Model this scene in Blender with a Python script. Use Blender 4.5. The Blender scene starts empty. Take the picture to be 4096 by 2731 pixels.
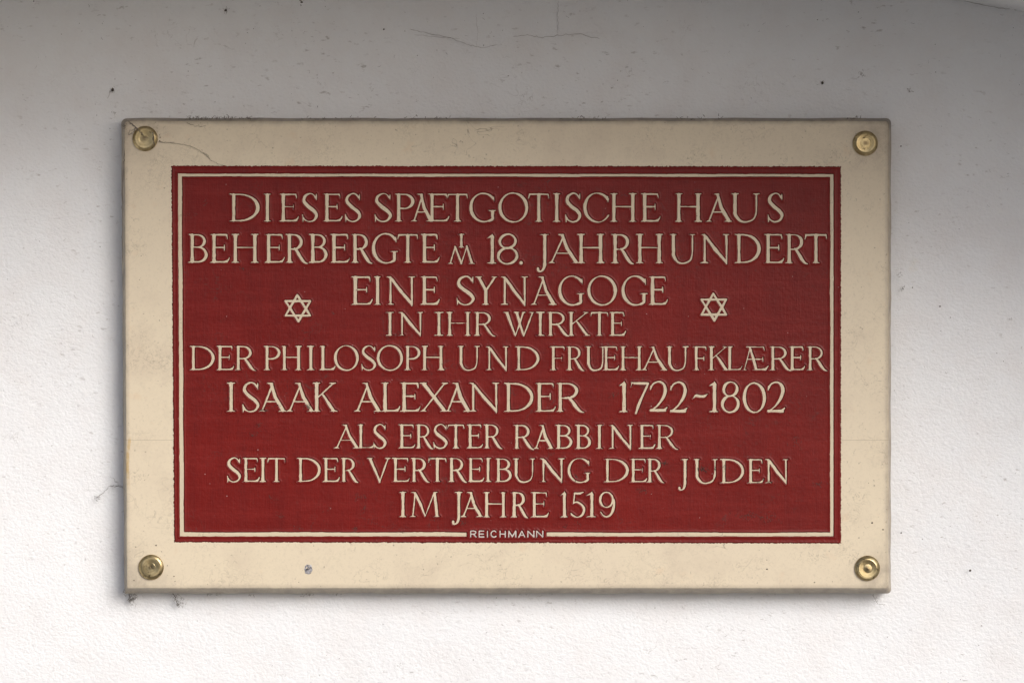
import bpy, math, random
import numpy as np
from mathutils import Vector
random.seed(7); rng = np.random.default_rng(11)
scene = bpy.context.scene
R = math.radians

# ------------------------------------------------------------------ camera
S = 0.0002            # metres per photo pixel on the wall plane
D = 2.0               # camera to wall
ZC = 2.05             # height of the optical axis above the pavement
cam = bpy.data.cameras.new('camera'); cam.sensor_width = 36.0
cam.lens = 36.0 * D / (4096 * S); cam.clip_start = 0.02; cam.clip_end = 500
co = bpy.data.objects.new('camera', cam); scene.collection.objects.link(co)
co.location = (0, -D, ZC); co.rotation_euler = (R(90), 0, 0)
scene.camera = co

# ------------------------------------------------------------------ sky, sun, exposure
SUN_EL, SUN_AZ = 29.0, 38.0     # azimuth: degrees to the right of the wall normal
w = bpy.data.worlds.new('World'); scene.world = w; w.use_nodes = True
nt = w.node_tree; nt.nodes.clear()
sky = nt.nodes.new('ShaderNodeTexSky'); sky.sky_type = 'NISHITA'; sky.sun_disc = False
sky.sun_elevation = R(SUN_EL); sky.sun_rotation = R(180 - SUN_AZ)
sky.air_density = 0.5; sky.dust_density = 2.6; sky.ozone_density = 0.6
bg = nt.nodes.new('ShaderNodeBackground'); bg.inputs['Strength'].default_value = 0.085
wo = nt.nodes.new('ShaderNodeOutputWorld')
nt.links.new(sky.outputs[0], bg.inputs[0]); nt.links.new(bg.outputs[0], wo.inputs[0])
sl = bpy.data.lights.new('sun', 'SUN'); sl.energy = 1.5; sl.angle = R(30); sl.color = (1.0, 0.99, 0.975)
so = bpy.data.objects.new('sun', sl); scene.collection.objects.link(so)
sd = Vector((math.sin(R(SUN_AZ)) * math.cos(R(SUN_EL)), -math.cos(R(SUN_AZ)) * math.cos(R(SUN_EL)), math.sin(R(SUN_EL))))
so.rotation_euler = sd.to_track_quat('Z', 'Y').to_euler()
so.location = (1.5, -3, 5)
vs = scene.view_settings; vs.view_transform = 'Standard'; vs.look = 'None'; vs.gamma = 1.0; vs.exposure = 0.72
vs.use_curve_mapping = False

# ------------------------------------------------------------------ helpers
def P(px, py, d=0.0):
    """point at depth d in front of the wall that stands at photo pixel px, py"""
    k = (D - d) / D
    return Vector(((px - 2048) * S * k, -d, ZC + (1365.5 - py) * S * k))

def link(name, verts, faces, mat, parent=None, origin=None, smooth=True, mats=None):
    me = bpy.data.meshes.new(name)
    o0 = Vector(origin) if origin is not None else Vector((0, 0, 0))
    me.from_pydata([tuple(Vector(v) - o0) for v in verts], [], faces)
    if mat: me.materials.append(mat)
    if smooth: me.polygons.foreach_set('use_smooth', [True] * len(me.polygons))
    me.update()
    ob = bpy.data.objects.new(name, me); scene.collection.objects.link(ob)
    if parent is not None:
        ob.parent = parent
        ob.location = o0 - parent_origin(parent)
    else:
        ob.location = o0
    return ob

def parent_origin(p):
    v = Vector((0, 0, 0))
    while p is not None:
        v += p.location; p = p.parent
    return v

def tag(o, label=None, cat=None, group=None, kind=None):
    if label: o['label'] = label
    if cat: o['category'] = cat
    if group: o['group'] = group
    if kind: o['kind'] = kind
    return o

class NT:
    """tiny node helper"""
    def __init__(self, name):
        self.m = bpy.data.materials.new(name); self.m.use_nodes = True
        self.t = self.m.node_tree; self.b = self.t.nodes['Principled BSDF']
        self.pos = self.t.nodes.new('ShaderNodeNewGeometry').outputs['Position']
    def n(self, typ, **kw):
        nd = self.t.nodes.new(typ)
        for k, v in kw.items():
            if isinstance(v, (int, float, str)) or isinstance(v, bool): setattr(nd, k, v)
        return nd
    def lk(self, a, b): self.t.links.new(a, b)
    def mapping(self, scale=(1, 1, 1), rot=(0, 0, 0), loc=(0, 0, 0)):
        m = self.n('ShaderNodeMapping'); self.lk(self.pos, m.inputs['Vector'])
        m.inputs['Scale'].default_value = scale; m.inputs['Rotation'].default_value = rot; m.inputs['Location'].default_value = loc
        return m.outputs[0]
    def noise(self, scale, detail=2, rough=0.5, vec=None, dist=0.0):
        nd = self.n('ShaderNodeTexNoise'); self.lk(vec if vec is not None else self.pos, nd.inputs['Vector'])
        nd.inputs['Scale'].default_value = scale; nd.inputs['Detail'].default_value = detail
        nd.inputs['Roughness'].default_value = rough; nd.inputs['Distortion'].default_value = dist
        return nd.outputs['Fac']
    def ramp(self, fac, a, b, lo=0.0, hi=1.0):
        r = self.n('ShaderNodeMapRange'); self.lk(fac, r.inputs['Value'])
        r.inputs['From Min'].default_value = a; r.inputs['From Max'].default_value = b
        r.inputs['To Min'].default_value = lo; r.inputs['To Max'].default_value = hi
        return r.outputs[0]
    def math(self, op, a, b=None, c=None):
        m = self.n('ShaderNodeMath', operation=op)
        for i, v in enumerate((a, b, c)):
            if v is None: continue
            if isinstance(v, (int, float)): m.inputs[i].default_value = v
            else: self.lk(v, m.inputs[i])
        return m.outputs[0]
    def mix(self, fac, a, b):
        m = self.n('ShaderNodeMix', data_type='RGBA')
        for s, v in ((m.inputs[0], fac), (m.inputs[6], a), (m.inputs[7], b)):
            if isinstance(v, tuple): s.default_value = (*v, 1)
            elif isinstance(v, (int, float)): s.default_value = v
            else: self.lk(v, s)
        return m.outputs[2]
    def bump(self, h, dist, strength=1.0, normal=None):
        b = self.n('ShaderNodeBump'); self.lk(h, b.inputs['Height'])
        b.inputs['Distance'].default_value = dist; b.inputs['Strength'].default_value = strength
        if normal is not None: self.lk(normal, b.inputs['Normal'])
        return b.outputs[0]
    def hair(self, scale, width, sparse_scale, lo, hi, seed=0.0, detail=3):
        """thin squiggles: level lines of a noise, kept only in scattered patches"""
        v = self.mapping(loc=(seed, seed * 1.7, seed * 0.6))
        a = self.noise(scale, detail, 0.6, v, 0.6)
        ln = self.ramp(self.math('ABSOLUTE', self.math('SUBTRACT', a, 0.5)), 0.0, width, 1.0, 0.0)
        k = self.ramp(self.noise(sparse_scale, 2, 0.5, v), lo, hi)
        return self.math('MULTIPLY', ln, k)

# ------------------------------------------------------------------ materials
def wall_material():
    t = NT('white_plaster'); b = t.b
    big = t.noise(3.0, 4, 0.6); mid = t.noise(26.0, 4, 0.6)
    col = t.mix(t.ramp(big, 0.3, 0.7), (0.79, 0.802, 0.807), (0.745, 0.757, 0.768))
    col = t.mix(t.ramp(mid, 0.42, 0.72, 0, 0.5), col, (0.72, 0.70, 0.69))
    vst = t.mapping(scale=(0.55, 1, 1.25), rot=(0, R(22), 0))
    sp = t.ramp(t.noise(250, 3, 0.6, vst), 0.63, 0.74)             # small smudged pits
    msk = t.ramp(t.noise(9, 3, 0.55), 0.42, 0.64, 0.12, 1.0)
    col = t.mix(t.math('MULTIPLY', sp, t.math('MULTIPLY', msk, 0.8)), col, (0.30, 0.27, 0.25))
    dots = t.ramp(t.noise(420, 1, 0.5), 0.79, 0.83)
    col = t.mix(t.math('MULTIPLY', dots, 0.7), col, (0.14, 0.12, 0.11))
    hr = t.hair(60, 0.008, 22, 0.60, 0.72, 3.1)
    col = t.mix(t.math('MULTIPLY', hr, 0.5), col, (0.25, 0.23, 0.21))
    yel = t.ramp(t.noise(30, 3, 0.6, t.mapping(loc=(4, 2, 9))), 0.70, 0.80, 0, 0.25)
    col = t.mix(yel, col, (0.72, 0.66, 0.50))
    t.lk(col, b.inputs['Base Color']); b.inputs['Roughness'].default_value = 0.85
    b.inputs['Specular IOR Level'].default_value = 0.25
    g1 = t.noise(400, 3, 0.55, t.mapping(scale=(.8, 1, 1.1), rot=(0, R(20), 0)), 0.3); g2 = t.noise(28, 3, 0.5); g3 = t.noise(560, 3, 0.6)
    h = t.math('ADD', t.math('MULTIPLY', g1, 0.75), t.math('MULTIPLY', g2, 0.9))
    h = t.math('ADD', h, t.math('MULTIPLY', t.noise(110, 3, 0.5, vst), 0.28))
    h = t.math('ADD', h, t.math('MULTIPLY', g3, 0.32))
    h = t.math('SUBTRACT', h, t.math('MULTIPLY', sp, 0.12))
    t.lk(t.bump(h, 0.0018, 0.52), b.inputs['Normal'])
    return t.m

def beige_material(name='beige_enamel', letter=False):
    t = NT(name); b = t.b
    base = (0.59, 0.505, 0.36) if letter else (0.655, 0.57, 0.42)
    col = t.mix(t.ramp(t.noise(9, 4, 0.6), 0.3, 0.7), base, (0.56, 0.475, 0.34) if letter else (0.63, 0.545, 0.41))
    col = t.mix(t.ramp(t.noise(26, 5, 0.65, t.mapping(loc=(1, 3, 5))), 0.50, 0.72, 0, 0.55), col, (0.54, 0.455, 0.345))
    col = t.mix(t.ramp(t.noise(55, 4, 0.6, t.mapping(loc=(7, 3, 2))), 0.62, 0.76, 0, 0.35), col, (0.60, 0.41, 0.25))
    fine = t.ramp(t.noise(520, 4, 0.75), 0.52, 0.72, 0, 0.30)
    col = t.mix(fine, col, (0.40, 0.34, 0.26))
    sp = t.ramp(t.noise(420, 2, 0.6, t.mapping(loc=(2, 2, 2))), 0.70, 0.76, 0, 0.75)
    col = t.mix(sp, col, (0.20, 0.165, 0.12))
    for sc, wd, ss, lo, hi, sd_, st in ((70, 0.010, 28, 0.56, 0.70, 1.3, 0.5), (130, 0.016, 34, 0.54, 0.68, 5.3, 0.5), (38, 0.006, 14, 0.58, 0.70, 8.7, 0.7), (190, 0.03, 24, 0.54, 0.70, 2.9, 0.4)):
        col = t.mix(t.math('MULTIPLY', t.hair(sc, wd, ss, lo, hi, sd_), st), col, (0.22, 0.18, 0.13))
    if not letter:
        s2 = t.n('ShaderNodeSeparateXYZ'); t.lk(t.pos, s2.inputs[0])
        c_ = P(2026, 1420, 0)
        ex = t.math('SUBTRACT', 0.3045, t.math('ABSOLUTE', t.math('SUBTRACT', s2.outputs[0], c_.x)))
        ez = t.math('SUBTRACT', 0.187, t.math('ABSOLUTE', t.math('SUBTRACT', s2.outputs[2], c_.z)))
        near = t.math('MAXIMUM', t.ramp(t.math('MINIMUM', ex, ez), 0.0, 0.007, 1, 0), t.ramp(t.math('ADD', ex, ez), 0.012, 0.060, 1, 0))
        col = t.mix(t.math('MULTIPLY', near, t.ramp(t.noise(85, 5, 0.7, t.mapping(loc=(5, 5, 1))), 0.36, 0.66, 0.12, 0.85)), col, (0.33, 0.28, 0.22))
        sx = t.n('ShaderNodeSeparateXYZ'); t.lk(t.pos, sx.inputs[0]); X, Z = sx.outputs[0], sx.outputs[2]
        # ochre drip beside the left edge and a fine pencil line across both margins
        wv = t.math('MULTIPLY', t.math('SUBTRACT', t.noise(22, 2, 0.5), 0.5), 0.010)
        dx = t.math('ABSOLUTE', t.math('ADD', t.math('SUBTRACT', X, (529 - 2048) * S), wv))
        dr = t.math('MULTIPLY', t.ramp(dx, 0.0009, 0.0016, 1, 0), t.math('MULTIPLY', t.ramp(Z, ZC + (1365 - 1960) * S, ZC + (1365 - 1880) * S), t.ramp(Z, ZC + (1365 - 1760) * S, ZC + (1365 - 1740) * S, 1, 0)))
        col = t.mix(t.math('MULTIPLY', dr, t.ramp(t.noise(260, 3, 0.6), 0.3, 0.6, 0.2, 0.75)), col, (0.50, 0.33, 0.12))
        pl = t.ramp(t.math('ABSOLUTE', t.math('SUBTRACT', Z, ZC + (1365 - 1755) * S)), 0.0001, 0.00025, 0.55, 0)
        col = t.mix(pl, col, (0.25, 0.2, 0.13))
        # grime that has settled on the lips of the board
        at = t.n('ShaderNodeAttribute'); at.attribute_name = 'grime'
        g = t.math('MULTIPLY', at.outputs['Fac'], t.ramp(t.noise(75, 5, 0.7), 0.25, 0.65, 0.45, 1.0))
        col = t.mix(g, col, (0.15, 0.125, 0.095))
    t.lk(col, b.inputs['Base Color']); b.inputs['Roughness'].default_value = 0.42
    b.inputs['Specular IOR Level'].default_value = 0.4
    h = t.math('ADD', t.noise(90, 4, 0.6), t.math('MULTIPLY', t.noise(900, 2, 0.5), 0.12))
    t.lk(t.bump(h, 0.0003, 0.5), b.inputs['Normal'])
    return t.m

def red_material():
    t = NT('oxblood_enamel'); b = t.b
    col = t.mix(t.ramp(t.noise(7, 4, 0.6), 0.3, 0.7), (0.158, 0.0070, 0.0046), (0.132, 0.0064, 0.0046))
    col = t.mix(t.ramp(t.noise(1.0, 4, 0.7, t.mapping(scale=(90, 1, 9))), 0.42, 0.68, 0, 0.7), col, (0.115, 0.006, 0.0048))
    col = t.mix(t.ramp(t.noise(1.0, 4, 0.7, t.mapping(scale=(14, 1, 110), loc=(3, 2, 1))), 0.46, 0.70, 0, 0.5), col, (0.20, 0.016, 0.013))
    vlin = t.noise(1.0, 3, 0.7, t.mapping(scale=(1500, 1, 45)))
    hlin = t.noise(1.0, 3, 0.7, t.mapping(scale=(60, 1, 1300)))
    col = t.mix(t.ramp(vlin, 0.60, 0.82, 0, 0.22), col, (0.30, 0.07, 0.075))
    col = t.mix(t.ramp(t.noise(380, 4, 0.7), 0.50, 0.75, 0, 0.40), col, (0.11, 0.007, 0.006))
    sm = t.ramp(t.noise(95, 5, 0.75, t.mapping(scale=(1, 1, 1.3), rot=(0, R(-35), 0))), 0.58, 0.70, 0, 0.6)
    pm = t.ramp(t.noise(16, 3, 0.5, t.mapping(loc=(3, 1, 4.4))), 0.48, 0.66)
    col = t.mix(t.math('MULTIPLY', sm, pm), col, (0.075, 0.028, 0.022))
    hr = t.hair(75, 0.014, 26, 0.55, 0.66, 2.2)
    col = t.mix(t.math('MULTIPLY', hr, 0.55), col, (0.07, 0.035, 0.03))
    wd = t.ramp(t.noise(520, 1, 0.5, t.mapping(loc=(6, 6, 6))), 0.79, 0.82, 0, 0.8)
    col = t.mix(wd, col, (0.55, 0.42, 0.40))
    at = t.n('ShaderNodeAttribute'); at.attribute_name = 'groove_shade'     # contact shade painted into the red along letter and border edges
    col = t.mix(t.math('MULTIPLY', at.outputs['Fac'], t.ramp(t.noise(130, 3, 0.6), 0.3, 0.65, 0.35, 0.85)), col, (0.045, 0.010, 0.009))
    t.lk(col, b.inputs['Base Color'])
    t.lk(t.ramp(t.noise(40, 4, 0.6), 0.3, 0.7, 0.32, 0.42), b.inputs['Roughness'])
    b.inputs['Specular IOR Level'].default_value = 0.20
    h = t.math('ADD', t.math('MULTIPLY', vlin, 0.8), t.math('MULTIPLY', hlin, 0.45))
    h = t.math('ADD', h, t.math('MULTIPLY', t.noise(330, 3, 0.6), 0.9))
    t.lk(t.bump(h, 0.00024, 1.0), b.inputs['Normal'])
    return t.m

def brass_material():
    t = NT('worn_brass'); b = t.b
    oc = t.n('ShaderNodeTexCoord').outputs['Object']
    col = t.mix(t.ramp(t.noise(160, 4, 0.65), 0.35, 0.7), (0.62, 0.51, 0.29), (0.44, 0.345, 0.175))
    col = t.mix(t.ramp(t.noise(210, 5, 0.7, t.mapping(loc=(3, 3, 3))), 0.56, 0.66, 0, 0.85), col, (0.08, 0.06, 0.03))
    b.inputs['Metallic'].default_value = 1.0
    sep = t.n('ShaderNodeSeparateXYZ'); t.lk(oc, sep.inputs[0])
    r = t.math('SQRT', t.math('ADD', t.math('POWER', sep.outputs[0], 2.0), t.math('POWER', sep.outputs[2], 2.0)))
    rn = t.n('ShaderNodeTexNoise', noise_dimensions='1D'); t.lk(t.math('MULTIPLY', r, 1300), rn.inputs['W'])
    rn.inputs['Scale'].default_value = 1.0; rn.inputs['Detail'].default_value = 2
    col = t.mix(t.ramp(rn.outputs['Fac'], 0.50, 0.68, 0, 0.65), col, (0.30, 0.22, 0.10))      # turning marks
    spot = t.math('MULTIPLY', t.ramp(r, 0.0008, 0.0034, 1, 0), t.ramp(t.noise(280, 3, 0.6, t.mapping(loc=(9, 1, 4))), 0.35, 0.6, 0.25, 0.85))
    col = t.mix(spot, col, (0.17, 0.13, 0.075))
    rim = t.math('MAXIMUM', t.ramp(r, 0.0077, 0.0092, 0, 1), t.ramp(t.math('ABSOLUTE', t.math('SUBTRACT', r, 0.0079)), 0.0, 0.0004, 1, 0))
    col = t.mix(t.math('MULTIPLY', rim, t.ramp(t.noise(300, 3, 0.6), 0.35, 0.6, 0.1, 0.6)), col, (0.20, 0.14, 0.065))
    t.lk(col, b.inputs['Base Color'])
    rings = t.n('ShaderNodeTexNoise', noise_dimensions='1D'); t.lk(t.math('MULTIPLY', r, 2600), rings.inputs['W'])
    rings.inputs['Scale'].default_value = 1.0; rings.inputs['Detail'].default_value = 3
    t.lk(t.bump(rings.outputs['Fac'], 0.00007, 0.8), b.inputs['Normal'])
    b.inputs['Roughness'].default_value = 0.33
    tan = t.n('ShaderNodeTangent', direction_type='RADIAL', axis='Y')
    t.lk(tan.outputs[0], b.inputs['Tangent']); b.inputs['Anisotropic'].default_value = 0.6
    return t.m

def plain(name, col, rough=0.8, metallic=0.0, var=0.3, scale=300):
    t = NT(name); b = t.b
    c = t.mix(t.ramp(t.noise(scale, 3, 0.6), 0.3, 0.7), col, tuple(x * (1 - var) for x in col))
    t.lk(c, b.inputs['Base Color']); b.inputs['Roughness'].default_value = rough; b.inputs['Metallic'].default_value = metallic
    t.lk(t.bump(t.noise(scale, 3, 0.6), 0.0002, 0.6), b.inputs['Normal'])
    return t.m

M_wall = wall_material(); M_beige = beige_material(); M_letter = beige_material('beige_lettering', True)
M_red = red_material(); M_brass = brass_material()
M_web = plain('dusty_cobweb', (0.15, 0.13, 0.11), 1.0)
M_lint = plain('brown_lint', (0.075, 0.048, 0.038), 1.0)
M_crack = plain('hairline_crack', (0.34, 0.32, 0.30), 0.95)
M_dirt = plain('dark_dirt', (0.06, 0.05, 0.04), 0.9)
M_white = plain('bare_white_lettering', (0.62, 0.56, 0.50), 0.35, 0, 0.25, 500)
M_stone = plain('pale_pavement', (0.26, 0.245, 0.225), 0.9, 0, 0.3, 8)
M_chip = plain('grey_filler', (0.50, 0.49, 0.52), 0.4, 0, 0.95, 420)

# ------------------------------------------------------------------ setting: pavement, wall, arch above
v = [(-40, 0.6, 0), (40, 0.6, 0), (40, -60, 0), (-40, -60, 0)]
tag(link('ground', v, [(0, 3, 2, 1)], M_stone, smooth=False), kind='structure')

def wall_mesh():
    xs = np.concatenate([np.linspace(-3.2, -0.62, 14), np.linspace(-0.6, 0.6, 161), np.linspace(0.62, 3.2, 14)])
    zs = np.concatenate([np.linspace(0, 1.60, 12), np.linspace(1.62, 2.5, 121), np.linspace(2.55, 4.2, 12)])
    X, Z = np.meshgrid(xs, zs)
    Y = 0.0022 * np.sin(X * 5.1 + 0.6 * np.sin(Z * 7)) + 0.0016 * np.sin(Z * 9.3 + 1.3 + X * 3.0) + 0.0006 * np.sin(X * 31 + 2 * np.sin(Z * 23)) + 0.0005 * np.sin(Z * 37 + X * 11)
    Y = Y * 0.6 + 0.0022
    ny, nx = X.shape
    vv = np.stack([X, Y, Z], -1).reshape(-1, 3).tolist()
    ff = [(j * nx + i, j * nx + i + 1, (j + 1) * nx + i + 1, (j + 1) * nx + i) for j in range(ny - 1) for i in range(nx - 1)]
    base = len(vv)   # thickness behind
    vv += [(-3.2, 0.3, 0), (3.2, 0.3, 0), (3.2, 0.3, 4.2), (-3.2, 0.3, 4.2)]
    a, b_, c, d = 0, nx - 1, ny * nx - 1, (ny - 1) * nx
    ff += [(base, base + 3, base + 2, base + 1), (a, d, base + 3, base), (b_, base + 1, base + 2, c), (d, c, base + 2, base + 3)]
    return vv, ff
vv, ff = wall_mesh()
wall = link('plaster_wall', vv, ff, M_wall)
tag(wall, 'white rough plastered wall behind the plaque, grey towards the top', 'wall')

# the shallow arched recess whose back wall carries the plaque (its soffit shows at the top right)
AX, AR, ACROWN, AOUT, AL, ARR, AC = -0.05, 2.42, ZC + 0.308, 0.36, -1.5, 1.5, 0.4
def recess():
    prof = [(AL, 0.0)]
    zl = ACROWN - (AR - math.sqrt(AR ** 2 - (AL + AC - AX) ** 2)); zr = ACROWN - (AR - math.sqrt(AR ** 2 - (ARR - AC - AX) ** 2))
    sl = (AX - (AL + AC)) / AR; sr = (ARR - AC - AX) / AR
    for k in range(13):      # left haunch, a smooth quarter turn from the pier into the flat crown
        u = k / 12; p0, p1, p2 = (AL, zl - AC - AC * sl), (AL, zl - AC * sl), (AL + AC, zl)
        prof.append(tuple((1 - u) ** 2 * p0[c] + 2 * u * (1 - u) * p1[c] + u * u * p2[c] for c in (0, 1)))
    for k in range(1, 40):
        x = AL + AC + (ARR - AL - 2 * AC) * k / 40
        prof.append((x, ACROWN - (AR - math.sqrt(AR ** 2 - (x - AX) ** 2))))
    for k in range(13):
        u = k / 12; p0, p1, p2 = (ARR - AC, zr), (ARR, zr - AC * sr), (ARR, zr - AC - AC * sr)
        prof.append(tuple((1 - u) ** 2 * p0[c] + 2 * u * (1 - u) * p1[c] + u * u * p2[c] for c in (0, 1)))
    prof.append((ARR, 0.0))
    vv = []; ff = []; m_ = 6; n = len(prof)
    for x, z in prof:
        for j in range(m_ + 1): vv.append((x, 0.01 - (AOUT + 0.01) * j / m_, z))
        vv.append((3.2 * (1 if x > AX else -1) if z < ZC - 0.1 else x, -AOUT, z if z < ZC - .1 else 4.2))
    w_ = m_ + 2
    for i in range(n - 1):
        for j in range(m_ + 1):
            a_ = i * w_ + j; ff.append((a_, a_ + 1, a_ + w_ + 1, a_ + w_))
    return vv, ff
vv, ff = recess()
tag(link('arch', vv, ff, M_wall, smooth=False), 'white plastered arch whose underside just shows at the top right corner', 'arch')

# ------------------------------------------------------------------ the plaque
DF = 0.0205           # depth of the board's face in front of the wall
porig = P(2026, 1420, 0.0)
plaque = bpy.data.objects.new('memorial_plaque', None); scene.collection.objects.link(plaque)
plaque.location = porig; plaque.empty_display_size = 0.1
tag(plaque, 'cream and oxblood red memorial plaque with raised German lettering screwed to the plaster wall', 'plaque')

def board():
    # rings of (corner points) from the back to the face; corners rounded
    def ring(l0, t0, r0, r1, b0, l1, depth, rad, n=6, wob=0):
        # TL (l0,t0) TR (r0,t0) BR (r1,b0) BL (l1,b0)
        pts = []
        cs = [((l0, t0), 180), ((r0, t0), 270), ((r1, b0), 0), ((l1, b0), 90)]
        for ci, ((cx, cy), a0) in enumerate(cs):
            rr = rad[ci]
            sx = 1 if ci in (0, 3) else -1; sy = 1 if ci in (0, 1) else -1
            ox, oy = cx + sx * rr, cy + sy * rr
            for k in range(n + 1):
                a = R(a0 + 90 * k / n)
                pts.append((ox + rr * math.cos(a), oy + rr * math.sin(a)))
        # subdivide long sides
        out = []
        m = len(pts)
        for i in range(m):
            p, q = pts[i], pts[(i + 1) % m]
            out.append(p)
            L = math.hypot(q[0] - p[0], q[1] - p[1])
            k = 40 if L > 500 else 1
            for j in range(1, k):
                u = j / k
                out.append((p[0] + (q[0] - p[0]) * u, p[1] + (q[1] - p[1]) * u))
        return out, depth
    rings = [ring(493, 481, 3556, 3556, 2363, 505, 0.0012, (16, 14, 14, 4)),
             ring(487, 475, 3562, 3561, 2369, 500, 0.0020, (20, 18, 18, 5)),
             ring(485, 473, 3564, 3563, 2372, 497, 0.0105, (22, 18, 18, 5)),
             ring(487, 475, 3562, 3561, 2369, 499, 0.0128, (22, 18, 18, 5)),
             ring(496, 483, 3555, 3553, 2353.5, 506, DF - 0.0008, (18, 16, 16, 5)),
             ring(499, 486, 3551, 3550, 2350.5, 509, DF, (16, 14, 14, 5))]
    vv = []; ff = []; grime = []
    gv = [1.0, 1.0, 0.75, 0.8, 0.5, 0.0]
    n = len(rings[0][0])
    for ri, (pts, dep) in enumerate(rings):
        for i, (x, y) in enumerate(pts):
            jx = jy = 0
            if ri < 5:
                jx = 1.1 * math.sin(y * 0.021 + ri) + 0.7 * math.sin(y * 0.07); jy = 1.0 * math.sin(x * 0.016 + ri * .5) + 0.8 * math.sin(x * 0.053)
            vv.append(P(x + jx, y + jy, dep))
            g = gv[ri]
            if y < 520 and ri < 5: g = (1.2, 1.2, 1.15, 1.1, 0.95)[ri]
            grime.append(g)
    for ri in range(len(rings) - 1):
        for i in range(n):
            a = ri * n + i; b_ = ri * n + (i + 1) % n
            ff.append((a, a + n, b_ + n, b_))
    # face with an inner ring so grime fades out near the rim
    last = (len(rings) - 1) * n
    cx, cy = 2026, 1420
    m0 = len(vv)
    for i, (x, y) in enumerate(rings[-1][0]):
        dx = x + (14 if x < cx else -14); dy = y + (14 if y < cy else -14)
        vv.append(P(dx, dy, DF)); grime.append(0.0)
    for i in range(n):
        ff.append((last + i, m0 + i, m0 + (i + 1) % n, last + (i + 1) % n))
    ff.append(tuple(m0 + i for i in range(n)))
    for i, (x, y) in enumerate(rings[-1][0]):
        grime[last + i] = 0.55 if y < 500 else 0.3
    o = link('board', vv, ff, M_beige, plaque, porig, smooth=False)
    at = o.data.attributes.new('grime', 'FLOAT', 'POINT'); at.data.foreach_set('value', grime)
    return o
board()

# ------------------------------------------------------------------ letterforms (h = cap height = 1, y up), strokes of (x, y, half width)
SS, T = 0.0565, 0.0225
def cr(pts, n=6):
    """Catmull-Rom through the points"""
    out = []
    p = [pts[0]] + list(pts) + [pts[-1]]
    for i in range(1, len(p) - 2):
        for k in range(n):
            u = k / n
            out.append(tuple(0.5 * ((2 * p[i][c]) + (-p[i-1][c] + p[i+1][c]) * u + (2*p[i-1][c] - 5*p[i][c] + 4*p[i+1][c] - p[i+2][c]) * u*u + (-p[i-1][c] + 3*p[i][c] - 3*p[i+1][c] + p[i+2][c]) * u**3) for c in range(3)))
    out.append(pts[-1]); return out
def serif(x, y, l=.13, r=.13, w=0.0):
    s = 1 if y < .5 else -1
    return [[(x - l + .012, y + s * .012, .012), (x - l * .5, y + s * .020, .019), (x, y + s * .034, .032), (x + r * .5, y + s * .020, .019), (x + r - .012, y + s * .012, .012)]]
def stem(x, y0=0., y1=1., s=SS, x1=None, f0=1.14, f1=1.14):
    x1 = x if x1 is None else x1
    L = lambda u: (x + (x1 - x) * u, y0 + (y1 - y0) * u)
    e = min(s, .05)
    ue = e / abs(y1 - y0)
    return [[(*L(ue), s * f0), (*L(.15), s * 1.0), (*L(.5), s * .93), (*L(.85), s * 1.0), (*L(1 - ue), s * f1)]]
def stemS(x, s=SS, l=.13, r=.13): return stem(x, s=s) + serif(x, 0, l, r) + serif(x, 1, l, r)
def beak_top(x, W): # arm to the right at top with a nib
    return [[(x, .972, .026), (W - .10, .972, .026), (W - .045, .965, .030)], [(W - .050, .965, .030), (W - .022, .90, .017), (W - .012, .83, .011)]]
def arm_bot(x, W):
    return [[(x, .028, .027), (W - .20, .026, .026), (W - .10, .045, .042)], [(W - .12, .040, .038), (W - .05, .10, .026), (W - .010, .19, .010)]]
def bowl(xs, yt, yb, c, xr, hs, t=None, end=None):
    """round bowl from the stem at xs out to xr and back; hs = heaviest half width"""
    t = T * 1.05 if t is None else t
    o = [(xs, yt, t), ((xs + c) / 2, yt, t)]
    ym, ry = (yt + yb) / 2, (yt - yb) / 2
    for k in range(15):
        a = R(90 - 180 * k / 14); hw = t + (hs - t) * max(0, math.cos(a)) ** 1.4
        o.append((c + (xr - hw - c) * math.cos(a), ym + (ry + t - hw) * math.sin(a), hw))
    return o + ([((xs + c) / 2, yb, t), (xs, yb, t)] if end is None else [end])
def gI(W): return stemS(W / 2, l=W/2, r=W/2)
def gH(W): return stemS(.13) + stemS(W - .13) + [[(.13, .53, T * .85), (W - .13, .53, T * .85)]]
def gE(W): 
    m = .13 + (W - .13) * .66
    return stem(.135) + serif(.13, 0, .13, .1) + serif(.13, 1, .13, .1) + beak_top(.13, W - .07) + [[(.13, .53, T), (m, .53, T)], [(m, .63, .011), (m - .008, .53, .022), (m + .006, .43, .011)]] + arm_bot(.13, W)
def gF(W):
    m = .13 + (W - .13) * .74
    return stem(.135) + serif(.13, 0) + serif(.13, 1, .13, .1) + beak_top(.13, W) + [[(.13, .50, T), (m, .50, T)], [(m, .60, .011), (m - .008, .50, .022), (m + .006, .40, .011)]]
def gL(W): return stem(.135) + serif(.135, 1) + serif(.13, 0, .13, .1) + arm_bot(.13, W)
def gT(W):
    c = W / 2
    return stem(c, s=SS * .98) + serif(c, 0) + [[(.05, .965, .028), (c, .972, .026), (W - .05, .965, .028)], [(.05, .965, .030), (.028, .90, .018), (.012, .82, .010)], [(W - .05, .965, .030), (W - .030, .91, .018), (W - .012, .83, .010)]]
def gD(W):
    x = .15
    return stem(x, s=SS * .95) + serif(x, 0, .15, .05) + serif(x, 1, .15, .05) + [bowl(x, .972, .026, W * .36, W, SS * 1.05)]
def gB(W):
    x = .135
    return stem(x) + serif(x, 0, .135, .05) + serif(x, 1, .135, .05) + [bowl(x, .972, .54, W * .48, W * .90, SS * .88), bowl(x, .54, .028, W * .52, W, SS)]
def gP(W):
    x = .135
    return stem(x) + serif(x, 0) + serif(x, 1, .135, .05) + [bowl(x, .972, .465, W * .50, W, SS * .95)]
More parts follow.
